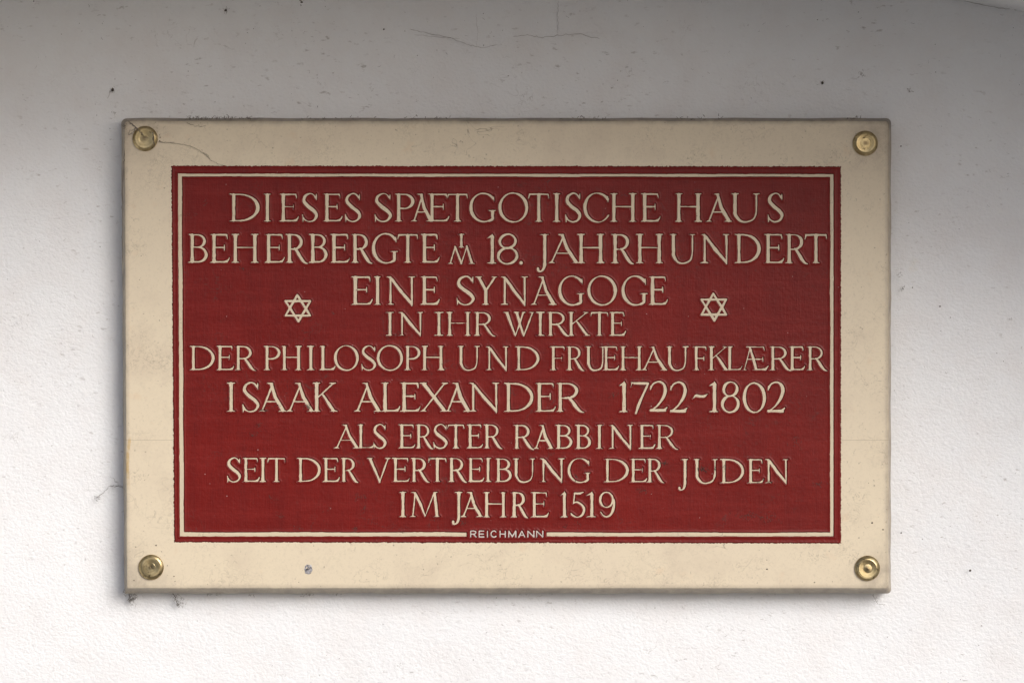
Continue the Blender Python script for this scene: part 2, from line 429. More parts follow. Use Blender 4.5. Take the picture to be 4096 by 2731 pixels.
def gR(W):
    x = .135; b = W * .76
    return stem(x) + serif(x, 0, .135, .12) + serif(x, 1, .135, .05) + [bowl(x, .972, .475, W * .40, b + SS * .25, SS * .92), cr([(W * .42, .50, .026), (W * .54, .38, SS * .8), (W * .72, .14, SS * .95), (W * .86, .01, SS * .62), (W - .012, -.028, .013)])]
def gA(W):
    a = W * .47
    return [[(.115, .03, .028), (a + .01, .90, .028)], [(a - .02, .955, SS * .80), (W - .135 - (W * .27), .5, SS * .97), (W - .125, .045, SS * 1.05)]] + serif(.105, 0, .105, .115) + serif(W - .125, 0, .15, .125) + [[(a - .155, .984, .011), (a - .06, .970, .024), (a + .005, .965, .035)], [(W * .26, .34, T * .85), (W * .68, .34, T * .85)]]
def gV(W):
    c = W * .54
    return [[(.13, .95, SS * 1.05), (c - .03, .10, SS * .85), (c, -.02, .025)], [(c, -.02, .02), (c + .01, .04, .026), (W - .10, .97, .024)]] + serif(.12, 1, .12, .12) + serif(W - .11, 1, .11, .11)
def gW(W):
    return [[(.14, .95, SS), (W * .36, .06, SS * .7), (W * .38, -.02, .015)], [(W * .38, -.01, .018), (W * .53, .55, .032), (W * .62, .93, .034)], [(W * .43, .95, SS * .95), (W * .62, .10, SS * .75), (W * .65, -.02, .015)], [(W * .65, -.01, .022), (W - .09, .95, .031)]] + serif(.12, 1, .12, .12) + serif(W * .43, 1, .12, .10) + serif(W * .63, 1, .05, .10) + serif(W - .10, 1, .12, .10)
def gX(W):
    return [[(.14, .95, SS), (W * .5, .5, SS * .9), (W - .14, .05, SS)], [(.12, .03, .022), (W - .13, .97, .022)]] + serif(.13, 1, .13, .11) + serif(W - .13, 0, .14, .13) + serif(.12, 0, .12, .11) + serif(W - .12, 1, .11, .12)
def gY(W):
    c = W * .47
    return [[(.13, .95, SS * .9), (c, .50, SS * .85)], [(c, .50, .034), (W - .11, .96, .029)]] + stem(c, 0, .55, f1=.8) + serif(c, 0) + serif(.12, 1, .12, .11) + serif(W - .11, 1, .11, .11)
def gK(W):
    x = .135
    return stem(x) + serif(x, 0) + serif(x, 1) + [[(x + .04, .49, .022), (W * .82, .965, .023)], cr([(W * .38, .60, .026), (W * .48, .50, SS * .7), (W * .72, .18, SS * .95), (W - .13, .03, SS * .75)])] + serif(W - .13, 0, .12, .13) + serif(W * .82, 1, .12, .11)
def gM(W):
    return [[(.11, .03, .026), (.20, .94, .030)], [(.20, .94, SS * .8), (W * .35, .5, SS), (W * .50, .03, SS * .5)], [(W * .50, .02, .020), (W - .25, .93, .024)], [(W - .22, .94, SS * .9), (W - .17, .5, SS * .95), (W - .125, .05, SS * 1.05)]] + serif(.11, 0, .11, .12) + serif(.17, 1, .13, .06) + serif(W - .125, 0, .14, .125) + serif(W - .22, 1, .06, .12)
def gMs(W): # splayed small M
    return [[(.13, .04, .03), (W * .27, .93, .036)], [(W * .27, .95, .05), (W * .50, .02, .05)], [(W * .50, .02, .026), (W * .70, .93, .032)], [(W * .70, .98, .055), (W - .17, .06, SS * 1.15)]] + serif(.14, 0, .14, .14) + serif(W - .16, 0, .17, .16)
def gN(W):
    x = .14
    return [[(x, .03, .036), (x, .95, .036)], [(x - .02, .95, .035), (x + .05, .90, SS * .85), (W * .5, .47, SS), (W - .15, .06, SS * .8), (W - .115, -.035, .014)], [(W - .115, -.02, .018), (W - .12, .3, .033), (W - .125, .96, .036)]] + serif(x, 0, .14, .12) + serif(x - .02, 1, .12, .05) + serif(W - .125, 1, .125, .125)
def ring(W, a0, a1, n=26, tilt=12, ys=1.0):
    rx = W / 2; out = []
    for k in range(n + 1):
        a = R(a0 + (a1 - a0) * k / n)
        m = abs(math.cos(a - R(tilt))) ** 1.5
        hw = T * .95 + (SS * 1.02 - T) * m
        out.append((rx + (rx - hw) * math.cos(a), .5 + (.535 - hw) * math.sin(a), hw))
    return out
def gO(W): return [ring(W, 0, 360, 36)]
def gC(W):
    a = ring(W * 1.1, 38, 322, 30)
    return [a, [(a[0][0] + .0, a[0][1] + .10, .011), (a[0][0] + .01, a[0][1] - .005, .026), (a[0][0] + .015, a[0][1] - .10, .012)], [a[-1], (a[-1][0] + .05, a[-1][1] + .06, .012)]]
def gG(W):
    a = ring(W * 1.06, 42, 300, 30)
    x = W - .135
    return [a, [(a[0][0] + .02, a[0][1] + .10, .011), (a[0][0] + .02, a[0][1] + .01, .026), (a[0][0] + .035, a[0][1] - .11, .012)], cr([a[-1], (x - .12, .02, .034), (x, .09, SS * .8), (x, .22, SS * .9), (x + .005, .36, SS * .95)]), [(x - .13, .395, .012), (x, .378, .028), (x + .123, .395, .012)]]
def gS(W):
    return [cr([(W * .86, .845, .030), (W * .70, .965, T), (W * .48, 1.00, T), (W * .20, .90, SS * .75), (W * .14, .72, SS * .95), (W * .40, .54, SS * 1.08), (W * .74, .38, SS * 1.05), (W - SS * 1.0, .22, SS * .9), (W * .76, .05, SS * .62), (W * .46, -.005, T), (W * .20, .06, T * 1.1), (W * .10, .14, .026)]), [(W * .90, .99, .010), (W * .885, .90, .026), (W * .90, .78, .012)], [(.025, .25, .012), (.045, .12, .026), (.045, -.005, .013)]]
def gU(W):
    x = .13; r = W - .12
    return stem(x, .35, 1., f0=1.0) + serif(x, 1) + serif(r, 1, .12, .12) + [cr([(x, .40, SS * .95), (x + .01, .25, SS * .95), (W * .30, .04, SS * .7), (W * .52, -.008, T * 1.2), (W * .76, .08, T * 1.3), (r - .02, .26, T * 1.2), (r, .45, T * 1.15)]), [(r, .42, T * 1.15), (r, .96, T * 1.2)]]
def gJ(W):
    x = W - .145
    return stem(x, .1, 1., f0=.95) + serif(x, 1, .17, .14) + [cr([(x, .2, SS * .92), (x - .005, -.05, SS * .9), (x - .06, -.22, SS * .66), (x - .15, -.285, T * 1.1), (.075, -.26, .040), (.062, -.19, .045)])]
def gAE(W):
    return [[(.10, .03, .024), (W * .30, .92, .026)], [(W * .29, .95, SS * .8), (W * .42, .5, SS), (W * .52, .05, SS * 1.05)]] + serif(.10, 0, .10, .11) + serif(W * .52, 0, .12, .05) + [[(W * .16, .984, .011), (W * .24, .972, .022), (W * .80, .972, .026)], [(W * .80, .965, .030), (W * .84, .83, .011)], [(W * .2, .46, T * .9), (W * .78, .46, T)], [(W * .78, .56, .011), (W * .775, .46, .020), (W * .785, .36, .011)]] + [[(W * .52, .028, .027), (W - .14, .035, .034)], [(W - .14, .04, .034), (W - .012, .19, .010)]]
def g1(W): return stem(W * .56, 0, .97) + serif(W * .54, 0, .54 * W, W * .46) + [[(W * .58, 1.02, .012), (W * .52, .955, .040), (.015, .885, .014)]]
def g2(W): return [cr([(W * .07, .80, .022), (W * .20, .94, T * 1.1), (W * .50, 1.01, T * 1.2), (W * .78, .92, SS * .75), (W * .86, .70, SS * .95), (W * .72, .45, SS * .8), (W * .42, .20, T * 1.3), (W * .10, .05, T * 1.1)]), [(.04, .045, .045), (W * .5, .045, .046), (W - .10, .045, .048)], [(W - .12, .05, .045), (W - .02, .15, .013)], [(W * .06, .88, .010), (W * .05, .76, .022)]]
def g5(W): return [[(W * .27, .95, .028), (W * .20, .56, .024)], [(W * .27, .955, .035), (W * .62, .955, .045), (W * .84, 1.01, .016)], cr([(W * .20, .57, .024), (W * .46, .60, T * 1.3), (W * .80, .46, SS * .8), (W * .89, .27, SS * .95), (W * .74, .07, SS * .7), (W * .42, -.005, T * 1.2), (W * .12, .08, .032), (W * .04, .15, .016)])]
def g7(W): return [[(.03, .985, .016), (W * .2, .955, .036), (W * .88, .955, .036)], [(.045, .97, .02), (.015, .84, .010)], cr([(W * .92, .955, .028), (W * .68, .62, SS * .62), (W * .45, .28, SS * .85), (W * .28, -.05, .030)])]
def g8(W):
    def el(cx, cy, rx, ry, t0):
        o = []
        for k in range(25):
            a = 2 * math.pi * k / 24; hw = T + (SS * .85 - T) * abs(math.cos(a + R(t0))) ** 1.5
            o.append((cx + (rx - hw) * math.cos(a), cy + (ry - hw) * math.sin(a), hw))
        return o
    return [el(W * .5, .765, W * .43, .265, 20), el(W * .5, .265, W * .5, .30, 15)]
def g9(W):
    o = []
    for k in range(25):
        a = 2 * math.pi * k / 24; hw = T + (SS * .85 - T) * abs(math.cos(a)) ** 1.5
        o.append((W * .47 + (W * .46 - hw) * math.cos(a), .70 + (.33 - hw) * math.sin(a), hw))
    return [o, cr([(W * .90, .72, SS * .8), (W * .93, .50, SS * .9), (W * .80, .18, SS * .9), (W * .55, .02, SS * .62), (W * .30, .05, .030), (W * .12, .20, .020)])]
def gtilde(W): return [cr([(.01, -.55 + .6, .010), (W * .22, .62, .22), (W * .5, .50, .24), (W * .78, .55, .20), (W - .01, 1., .01)])]
def gdot(W): return [[(W / 2, .5, .5), (W / 2 + .001, .5, .5)]]
# plain sans capitals of the maker's name
q = .085
def sE(W): return [[(q, q, q), (q, 1 - q, q)], [(q, 1 - q, q), (W - q, 1 - q, q)], [(q, .5, q), (W - q * 1.3, .5, q)], [(q, q, q), (W - q, q, q)]]
def sI(W): return [[(W / 2, q, q), (W / 2, 1 - q, q)]]
def sH(W): return [[(q, q, q), (q, 1 - q, q)], [(W - q, q, q), (W - q, 1 - q, q)], [(q, .5, q), (W - q, .5, q)]]
def sR(W): return [[(q, q, q), (q, 1 - q, q)], cr([(q, 1 - q, q), (W * .6, 1 - q, q), (W - q * 1.3, .74, q), (W * .6, .5, q), (q, .5, q)]), [(W * .5, .48, q), (W - q, q, q)]]
def sC(W):
    o = []
    for k in range(19):
        a = R(45 + 270 * k / 18); o.append((W * .52 + (W * .52 - q) * math.cos(a), .5 + (.52 - q) * math.sin(a), q))
    return [o]
def sM(W): return [[(q, q, q), (q * 1.2, 1 - q, q)], [(q * 1.2, 1 - q, q), (W / 2, q * 1.4, q)], [(W / 2, q * 1.4, q), (W - q * 1.2, 1 - q, q)], [(W - q * 1.2, 1 - q, q), (W - q, q, q)]]
def sA(W): return [[(q, q, q), (W / 2, 1 - q, q)], [(W / 2, 1 - q, q), (W - q, q, q)], [(W * .25, .34, q * .8), (W * .75, .34, q * .8)]]
def sN(W): return [[(q, q, q), (q, 1 - q, q)], [(q, 1 - q, q), (W - q, q, q)], [(W - q, q, q), (W - q, 1 - q, q)]]
G = dict(A=gA, B=gB, C=gC, D=gD, E=gE, F=gF, G=gG, H=gH, I=gI, J=gJ, K=gK, L=gL, M=gM, N=gN, O=gO, P=gP, R=gR, S=gS, T=gT, U=gU, V=gV, W=gW, X=gX, Y=gY)
G.update({'1': g1, '2': g2, '5': g5, '7': g7, '8': g8, '9': g9, '0': gO, '~': gtilde, '.': gdot, 'Æ': gAE, 'm': gMs,
          'sR': sR, 'sE': sE, 'sI': sI, 'sC': sC, 'sH': sH, 'sM': sM, 'sA': sA, 'sN': sN})

# crops the letters were measured in: origin and magnification
C1 = (700, 740, 1.80923); C2 = (2000, 740, 1.80923); C3 = (1100, 1080, 2.352); C4 = (1900, 1080, 2.352)
C5 = (740, 1360, 1.80923); C6 = (2000, 1360, 1.80923); C7 = (860, 1660, 1.96); C8 = (2000, 1660, 1.96); C9 = (1700, 2000, 3.36)
ROWS = [
 (C1, 63, 264, 'D395-612 I640-697 E757-897 S918-1035 E1073-1212 S1228-1348 S1443-1570 P1592-1732 A1708-1875 E1833-1985 T1970-2120 G2130-2325'),
 (C2, 61, 266, 'O-12-205 T205-357 I383-438 S470-590 C603-790 H798-988 E1020-1162 H1268-1460 A1490-1680 U1675-1880 S1935-2052'),
 (C1, 355, 562, 'B97-238 E255-397 H410-605 E650-795 R800-960 B970-1105 E1123-1268 R1275-1430 G1425-1615 T1610-1760 E1778-1915'),
 (C1, 356, 450, 'I2050-2095'), (C1, 440, 570, 'm1975-2170'), (C1, 360, 567, '12260-2325'),
 (C2, 357, 569, '8-22-133'), (C2, 549, 575, '.140-166'),
 (C2, 355, 565, 'J262-355 A350-575 H560-755 R805-970 H985-1180 U1228-1418 N1452-1665 D1698-1888 E1912-2058 R2065-2230 T2205-2368'),
 (C3, 60, 326, 'E720-918 I932-998 N1050-1320 E1370-1548 S1705-1880'),
 (C4, 60, 326, 'Y4-215 N243-500 A525-770 G783-1030 O1057-1335 G1378-1625 E1635-1815'),
 (C3, 395, 616, 'I1045-1120 N1165-1395 I1500-1585 H1615-1842 R1875-2075'),
 (C4, 394, 617, 'W270-560 I575-655 R680-892 K875-1085 T1087-1255 E1265-1420'),
 (C5, 42, 216, 'D35-215 E230-357 R362-517 P570-690 H697-845 I885-937 L975-1090 O1078-1258 S1275-1385 O1388-1578 P1588-1703 H1712-1875 U1975-2135'),
 (C6, 45, 217, 'N-101-65 D110-285 F363-470 R480-613 U618-765 E745-862 H868-1030 A1025-1210 U1205-1363 F1397-1495 K1507-1660 L1640-1755 Æ1752-1945 R1952-2110 E2092-2208 R2222-2370'),
 (C5, 307, 516, 'I303-365 S413-540 A535-735 A735-940 K925-1103 A1225-1425 L1420-1558 E1558-1705 X1700-1905 A1880-2075 N2057-2278'),
 (C6, 309, 517, 'D30-243 E257-405 R408-612'),
 (C6, 303, 519, '1865-925 81600-1735 11517-1580'), (C6, 303, 517, '7945-1085 21083-1215'), (C6, 306, 522, '21230-1358 21935-2065'),
 (C6, 388, 425, '~1395-1503'), (C6, 312, 520, '01757-1925'),
 (C7, 72, 258, 'A935-1135 L1118-1250 S1240-1345 E1440-1572 R1572-1712 S1710-1825 T1822-1955 E1975-2102 R2107-2257'),
 (C8, 75, 262, 'R107-268 A262-425 B435-567 B590-713 I753-807 N857-1045 E1088-1217 R1225-1398'),
 (C7, 334, 521, 'S93-205 E217-350 I350-402 T412-553 D643-830 E845-978 R985-1125 V1193-1375 E1390-1530 R1535-1685 T1672-1815 R1830-1978 E1980-2112 I2112-2170'),
 (C8, 338, 522, 'B-37-92 U103-278 N315-505'), (C8, 340, 524, 'G530-712 D815-1010 E1020-1155 R1150-1290'),
 (C8, 343, 531, 'J1395-1478 U1520-1708 D1727-1915 E1940-2070 N2080-2265'),
 (C7, 600, 796, 'I1447-1500 M1530-1765 J1855-1940 A1927-2105'),
 (C8, 602, 798, 'H-130-52 R85-225 E243-383 1475-530'), (C8, 604, 797, '5553-672 1680-752 9775-903'),
]
SANS = (C9, 404, 499, 'R607-697 E720-800 I830-852 C880-970 H1002-1088 M1118-1230 A1255-1350 N1375-1472 N1493-1592')
import re
def parse(row, sans=False):
    (ox, oy, s), top, base, txt = row
    for tok in txt.split():
        ch = tok[0]; m = re.match(r'(-?\d+)-(\d+)$', tok[1:])
        a, b_ = float(m.group(1)), float(m.group(2))
        # the baselines sag and tilt by a pixel here and there, as hand-set lines do
        yield ('s' + ch if sans else ch), ox + a / s, ox + b_ / s, oy + top / s, oy + base / s, sans

glyphs = []
for r_ in ROWS: glyphs += list(parse(r_))
glyphs += list(parse(SANS, True))

def strokes_px(ch, x0, x1, yt, yb):
    h = yb - yt; W = (x1 - x0) / h
    out = []
    for st in G[ch](W):
        wk = 1.0 if h > 60 or ch in '.~' or ch[0] == 's' else (1.7 if ch == 'I' else 1.4)      # the small raised letters keep nearly full stroke weight
        out.append(np.array([(x0 + p[0] * h, yb - p[1] * h, max(p[2] * h * wk, 1.0)) for p in st]))
    return out

def sdf(strokes, X, Y):
    d = np.full(X.shape, 99.0)
    for st in strokes:
        for i in range(len(st) - 1):
            ax, ay, aw = st[i]; bx, by, bw = st[i + 1]
            ex, ey = bx - ax, by - ay; L2 = ex * ex + ey * ey + 1e-9
            t = np.clip(((X - ax) * ex + (Y - ay) * ey) / L2, 0, 1)
            d = np.minimum(d, np.hypot(X - ax - t * ex, Y - ay - t * ey) - (aw + (bw - aw) * t))
    return d

def smooth_noise(shape, cell, seed):
    r = np.random.default_rng(seed)
    ny, nx = int(shape[0] / cell) + 3, int(shape[1] / cell) + 3
    g = r.normal(size=(ny, nx))
    y = np.arange(shape[0]) / cell; x = np.arange(shape[1]) / cell
    yi = y.astype(int); xi = x.astype(int); fy = (y - yi)[:, None]; fx = (x - xi)[None, :]
    fy = fy * fy * (3 - 2 * fy); fx = fx * fx * (3 - 2 * fx)
    a = g[yi][:, xi]; b = g[yi][:, xi + 1]; c = g[yi + 1][:, xi]; d_ = g[yi + 1][:, xi + 1]
    return (a * (1 - fx) + b * fx) * (1 - fy) + (c * (1 - fx) + d_ * fx) * fy

# --- global field of the red ground, 2.5 px cells
GS = 2.1; GX0, GX1, GY0, GY1 = 676, 3374, 655, 2182
gx = np.arange(GX0, GX1, GS); gy = np.arange(GY0, GY1, GS)
GXX, GYY = np.meshgrid(gx, gy)
wob = 0.5 * smooth_noise(GXX.shape, 6, 3) + 0.5 * smooth_noise(GXX.shape, 17, 4)
F = np.full(GXX.shape, 40.0)

def marching(Xs, Ys, f, depth, thick):
    """filled outline of f<0 with side walls, on its own small grid"""
    ny, nx = f.shape; vv = []; vi = {}; ff = []; edges = {}
    def vert(k, x, y):
        if k not in vi: vi[k] = len(vv); vv.append(P(x, y, depth))
        return vi[k]
    for j in range(ny - 1):
        for i in range(nx - 1):
            c = ((j, i), (j, i + 1), (j + 1, i + 1), (j + 1, i))
            val = [f[a] for a in c]
            if min(val) >= 0: continue
            poly = []
            for k in range(4):
                a, b_ = c[k], c[(k + 1) % 4]; fa, fb = val[k], val[(k + 1) % 4]
                if fa < 0: poly.append(vert(('v',) + a, Xs[a[1]], Ys[a[0]]))
                if (fa < 0) != (fb < 0):
                    t = fa / (fa - fb); key = ('e',) + (a + b_ if a < b_ else b_ + a)
                    poly.append(vert(key, Xs[a[1]] + (Xs[b_[1]] - Xs[a[1]]) * t, Ys[a[0]] + (Ys[b_[0]] - Ys[a[0]]) * t))
            if len(poly) > 2:
                ff.append(tuple(reversed(poly)))
    cnt = {}
    for p in ff:
        for k in range(len(p)):
            e = (p[k], p[(k + 1) % len(p)]); cnt[e] = 1
    rim = [e for e in cnt if (e[1], e[0]) not in cnt]
    low = {}
    for e in rim:
        for q_ in e:
            if q_ not in low:
                low[q_] = len(vv); v0 = vv[q_]; vv.append(Vector((v0.x, v0.y + thick, v0.z)))
    for a, b_ in rim: ff.append((b_, a, low[a], low[b_]))
    return vv, ff

def add_shape(name, strokes, mat, k, grow=2.4, step=3.0, depth=None, amp=1.0, extra=None):
    allp = np.concatenate(strokes); x0, y0 = allp[:, 0].min(), allp[:, 1].min(); x1, y1 = allp[:, 0].max(), allp[:, 1].max()
    # stamp into the global field
    pad = 22
    i0 = max(0, int((x0 - pad - GX0) / GS)); i1 = min(len(gx), int((x1 + pad - GX0) / GS) + 1)
    j0 = max(0, int((y0 - pad - GY0) / GS)); j1 = min(len(gy), int((y1 + pad - GY0) / GS) + 1)
    f = sdf(strokes, GXX[j0:j1, i0:i1], GYY[j0:j1, i0:i1]) + amp * wob[j0:j1, i0:i1] * 0.8
    F[j0:j1, i0:i1] = np.minimum(F[j0:j1, i0:i1], f)
    # the letter itself
    xs = np.arange(x0 - 14, x1 + 15, step); ys = np.arange(y0 - 14, y1 + 15, step)
    XX, YY = np.meshgrid(xs, ys)
    ff_ = sdf(strokes, XX, YY) - grow
    d0 = (DF + 0.00010 + 0.000004 * (k % 5)) if depth is None else depth
    vv, fc = marching(xs, ys, ff_, d0, 0.00025)
    return link(name, vv, fc, mat, plaque, P((x0 + x1) / 2, (y0 + y1) / 2, DF), smooth=False)

for k, (ch, x0, x1, yt, yb, sans) in enumerate(glyphs):
    nm = {'.': 'full_stop', '~': 'dash'}.get(ch, 'numeral' if ch in '0125789' else 'letter')
    add_shape(nm, strokes_px(ch, x0, x1, yt, yb), M_white if sans else M_letter, k, amp=0.5 if sans else 1.0)

# --- two six-pointed stars: two outline triangles each
def star(cx, cy, w_, up, dn, k):
    lw = 4.6
    tri1 = [(cx - w_ * .02, up + 12), (cx + w_ / 2 - 9, dn - 38 + 3), (cx - w_ / 2 + 9, dn - 38 + 3)]
    tri2 = [(cx - w_ / 2 + 9, up + 36), (cx + w_ / 2 - 9, up + 36), (cx + w_ * .02, dn - 12)]
    st = []
    for t_ in (tri1, tri2):
        for a in range(3):
            p, q_ = t_[a], t_[(a + 1) % 3]
            st.append(np.array([(p[0], p[1], lw * .9), ((p[0] + q_[0]) / 2, (p[1] + q_[1]) / 2, lw), (q_[0], q_[1], lw * .9)]))
    add_shape('star', st, M_letter, k)
star(1191.5, 1232, 117, 1168, 1297, 1)
star(2855.5, 1230, 117, 1162, 1293, 2)

# --- border line (four bars joined at the corners, gap at the maker's name)
def quad_sdf(q_, X, Y):
    d = np.full(X.shape, -1e9)
    for i in range(4):
        (ax, ay), (bx, by) = q_[i], q_[(i + 1) % 4]
        L = math.hypot(bx - ax, by - ay)
        d = np.maximum(d, ((X - ax) * (by - ay) - (Y - ay) * (bx - ax)) / L)
    return d      # negative inside for clockwise (screen) quads
QO = [(712.5, 695), (3334, 697), (3334, 2144), (719.5, 2144)]
QI = [(726.5, 706), (3322, 707), (3321.5, 2129), (735.5, 2127)]
QR = [(686, 664), (3363.5, 666.5), (3363.5, 2171.5), (697, 2167)]
drift = 0.9 * np.sin(GXX * 0.012) + 0.8 * np.sin(GYY * 0.017 + 1)
fo = quad_sdf(QO, GXX, GYY); fi = quad_sdf(QI, GXX, GYY)
line = np.maximum(fo + .6 * wob, -(fi + .6 * wob + drift))
gap = np.maximum(np.abs(GXX - 2026.5) - 160.5, np.abs(GYY - 2137) - 30)
line = np.maximum(line, -gap)
F = np.minimum(F, line)

def border_bar(name, a, b_, c, d_, k):
    n = 24; vv = []; ff = []
    dep = DF + 0.00010 + 0.000004 * k
    for i in range(n + 1):
        u = i / n
        p = (a[0] + (b_[0] - a[0]) * u, a[1] + (b_[1] - a[1]) * u); q_ = (d_[0] + (c[0] - d_[0]) * u, d_[1] + (c[1] - d_[1]) * u)
        vv += [P(*p, dep), P(*q_, dep), P(*p, dep - .0002), P(*q_, dep - .0002)]
    for i in range(n):
        s = 4 * i; e = s + 4
        ff += [(s, s + 1, e + 1, e), (s + 2, s, e, e + 2), (s + 1, s + 3, e + 3, e + 1)]
    ff += [(0, 2, 3, 1), (4 * n, 4 * n + 1, 4 * n + 3, 4 * n + 2)]
    return link(name, vv, ff, M_letter, plaque, P((a[0] + c[0]) / 2, (a[1] + c[1]) / 2, DF), smooth=False)
border_bar('border_line', (711, 693), (3336, 695), (3336, 710), (711, 709), 0)
border_bar('border_line', (710, 693), (730, 693), (739, 2146), (717, 2146), 1)
border_bar('border_line', (3318, 693), (3337, 693), (3337, 2146), (3318, 2146), 2)
border_bar('border_line', (716, 2124), (1868, 2126), (1868, 2147), (716, 2147), 3)
border_bar('border_line', (2185, 2126), (3337, 2127), (3337, 2147), (2185, 2147), 4)

# --- the raised red enamel round the letters, with a bead where it meets them
serr = 1.3 * smooth_noise(GXX.shape, 2, 9)
outer = -quad_sdf(QR, GXX, GYY) + serr
m = np.minimum(F, outer)
mm = np.clip(m, 0, None)
hz = 0.00010 + 0.00036 * (1 - np.exp(-(mm / 1.8) ** 1.2)) + 0.00030 * np.exp(-((mm - 4.6) / 3.0) ** 2) * (mm > 0) + 0.00014 * np.exp(-mm / 10.0)
hz = np.where(m > 0, hz, 0.00010 + m * 0.00022)
hz = np.clip(hz, -0.0004, 1)
hz = hz + 0.000018 * smooth_noise(GXX.shape, 60, 21) + 0.000006 * smooth_noise(GXX.shape, 9, 22)
dep = DF + hz; kk = (D - dep) / D
ny, nx = GXX.shape
V = np.stack([(GXX - 2048) * S * kk - porig.x, -dep - porig.y, ZC + (1365.5 - GYY) * S * kk - porig.z], -1).reshape(-1, 3)
idx = np.arange(ny * nx).reshape(ny, nx)
q4 = np.stack([idx[:-1, :-1], idx[1:, :-1], idx[1:, 1:], idx[:-1, 1:]], -1).reshape(-1, 4)
mx = np.maximum.reduce([m[:-1, :-1], m[1:, :-1], m[1:, 1:], m[:-1, 1:]]).reshape(-1)
q4 = q4[mx > -3.2]
used = np.zeros(ny * nx, bool); used[q4.ravel()] = True
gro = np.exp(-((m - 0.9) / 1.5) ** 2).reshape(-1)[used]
remap = np.cumsum(used) - 1; V = V[used]; q4 = remap[q4]
me = bpy.data.meshes.new('red_ground')
me.vertices.add(len(V)); me.vertices.foreach_set('co', V.astype(np.float32).ravel())
me.loops.add(q4.size); me.loops.foreach_set('vertex_index', q4.astype(np.int32).ravel())
me.polygons.add(len(q4)); me.polygons.foreach_set('loop_start', np.arange(0, q4.size, 4, dtype=np.int32))
me.polygons.foreach_set('use_smooth', np.ones(len(q4), bool))
me.materials.append(M_red); me.update(calc_edges=True)
ga = me.attributes.new('groove_shade', 'FLOAT', 'POINT'); ga.data.foreach_set('value', gro.astype(np.float32))
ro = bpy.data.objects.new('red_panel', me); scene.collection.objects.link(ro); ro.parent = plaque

# ------------------------------------------------------------------ brass screw caps
def lathe(profile, cx, cy, name, mat, parent, n=64, depth=DF):
    c = P(cx, cy, depth); vv = []; ff = []
    for (r_, z) in profile:
        for k in range(n):
            a = 2 * math.pi * k / n
            vv.append(c + Vector((math.cos(a) * r_, -z, math.sin(a) * r_)))
    for j in range(len(profile) - 1):
        for k in range(n):
            a = j * n + k; b_ = j * n + (k + 1) % n
            ff.append((a, b_, b_ + n, a + n))
    ff.append(tuple((len(profile) - 1) * n + k for k in range(n)))
    o = link(name, vv, ff, mat, parent, c); o.data.set_sharp_from_angle(angle=R(16)); return o
mmx = lambda pr: [(a * .001, b * .001) for a, b in pr]
RIM = mmx([(9.3, 0.0), (9.9, 0.15), (10.0, .8), (9.8, 1.3), (9.2, 1.9), (8.2, 2.55), (7.95, 2.7)])
INS = [mmx([(8.0, 2.70), (7.9, 2.95), (7.7, 3.0), (6.0, 2.85), (4.6, 2.74), (4.4, 2.66), (2.0, 2.5), (.5, 2.4), (.3, 2.2), (.05, 2.2)]),
       mmx([(7.7, 2.70), (7.6, 3.1), (7.2, 3.2), (5.6, 2.95), (4.4, 2.85), (4.1, 2.6), (3.0, 2.3), (1.2, 1.5), (.3, 1.1), (.05, 1.0)]),
       mmx([(7.9, 2.70), (7.8, 3.0), (7.4, 3.08), (5.4, 2.95), (3.7, 2.85), (3.5, 3.0), (1.4, 2.85), (.4, 2.8), (.05, 2.6)]),
       mmx([(7.5, 2.70), (7.4, 3.2), (7.0, 3.35), (5.4, 3.1), (3.7, 2.9), (3.4, 2.6), (1.5, 2.9), (.3, 3.1), (.05, 3.15)])]
for (x, y), ins, lb in zip(((581, 555), (3460.5, 574), (605, 2267), (3469, 2271)), INS,
        ('brass screw cap crossed by cobweb threads at the top left corner of the plaque', 'brass screw cap with a deep stepped centre at the top right corner of the plaque',
         'scratched brass screw cap above the cobweb tuft at the lower left corner', 'brass screw cap with a bright broad ring at the lower right corner')):
    rim = lathe(RIM + [(ins[0][0], .0026)], x, y, 'screw_cap', M_brass, plaque); rim['label'] = lb
    lathe(ins, x, y, 'screw_disc', M_brass, rim)

# ------------------------------------------------------------------ chipped spot on the lower margin
def chip(cx, cy, rx, ry):
    vv = []; ff = []; n = 26; rings_ = 7; r_ = random.Random(5)
    vv.append(P(cx, cy, DF + .0004))
    for j in range(1, rings_ + 1):
        for k in range(n):
            a = 2 * math.pi * k / n; u = j / rings_
            rr = u * (1 + .16 * r_.uniform(-1, 1)) if j > 4 else u
            z = DF + (.00055 * r_.random() - .0001 if j < rings_ else -.0001)
            vv.append(P(cx + rx * rr * math.cos(a), cy + ry * rr * math.sin(a), z))
    for k in range(n): ff.append((0, 1 + (k + 1) % n, 1 + k))
    for j in range(rings_ - 1):
        for k in range(n):
            a = 1 + j * n + k; b_ = 1 + j * n + (k + 1) % n
            ff.append((a, b_, b_ + n, a + n))
    o = link('chip', vv, ff, M_chip, plaque, P(cx, cy, DF), smooth=False)
    o['label'] = 'small grey chipped spot in the lower cream margin'
chip(1234, 2275, 18, 21)

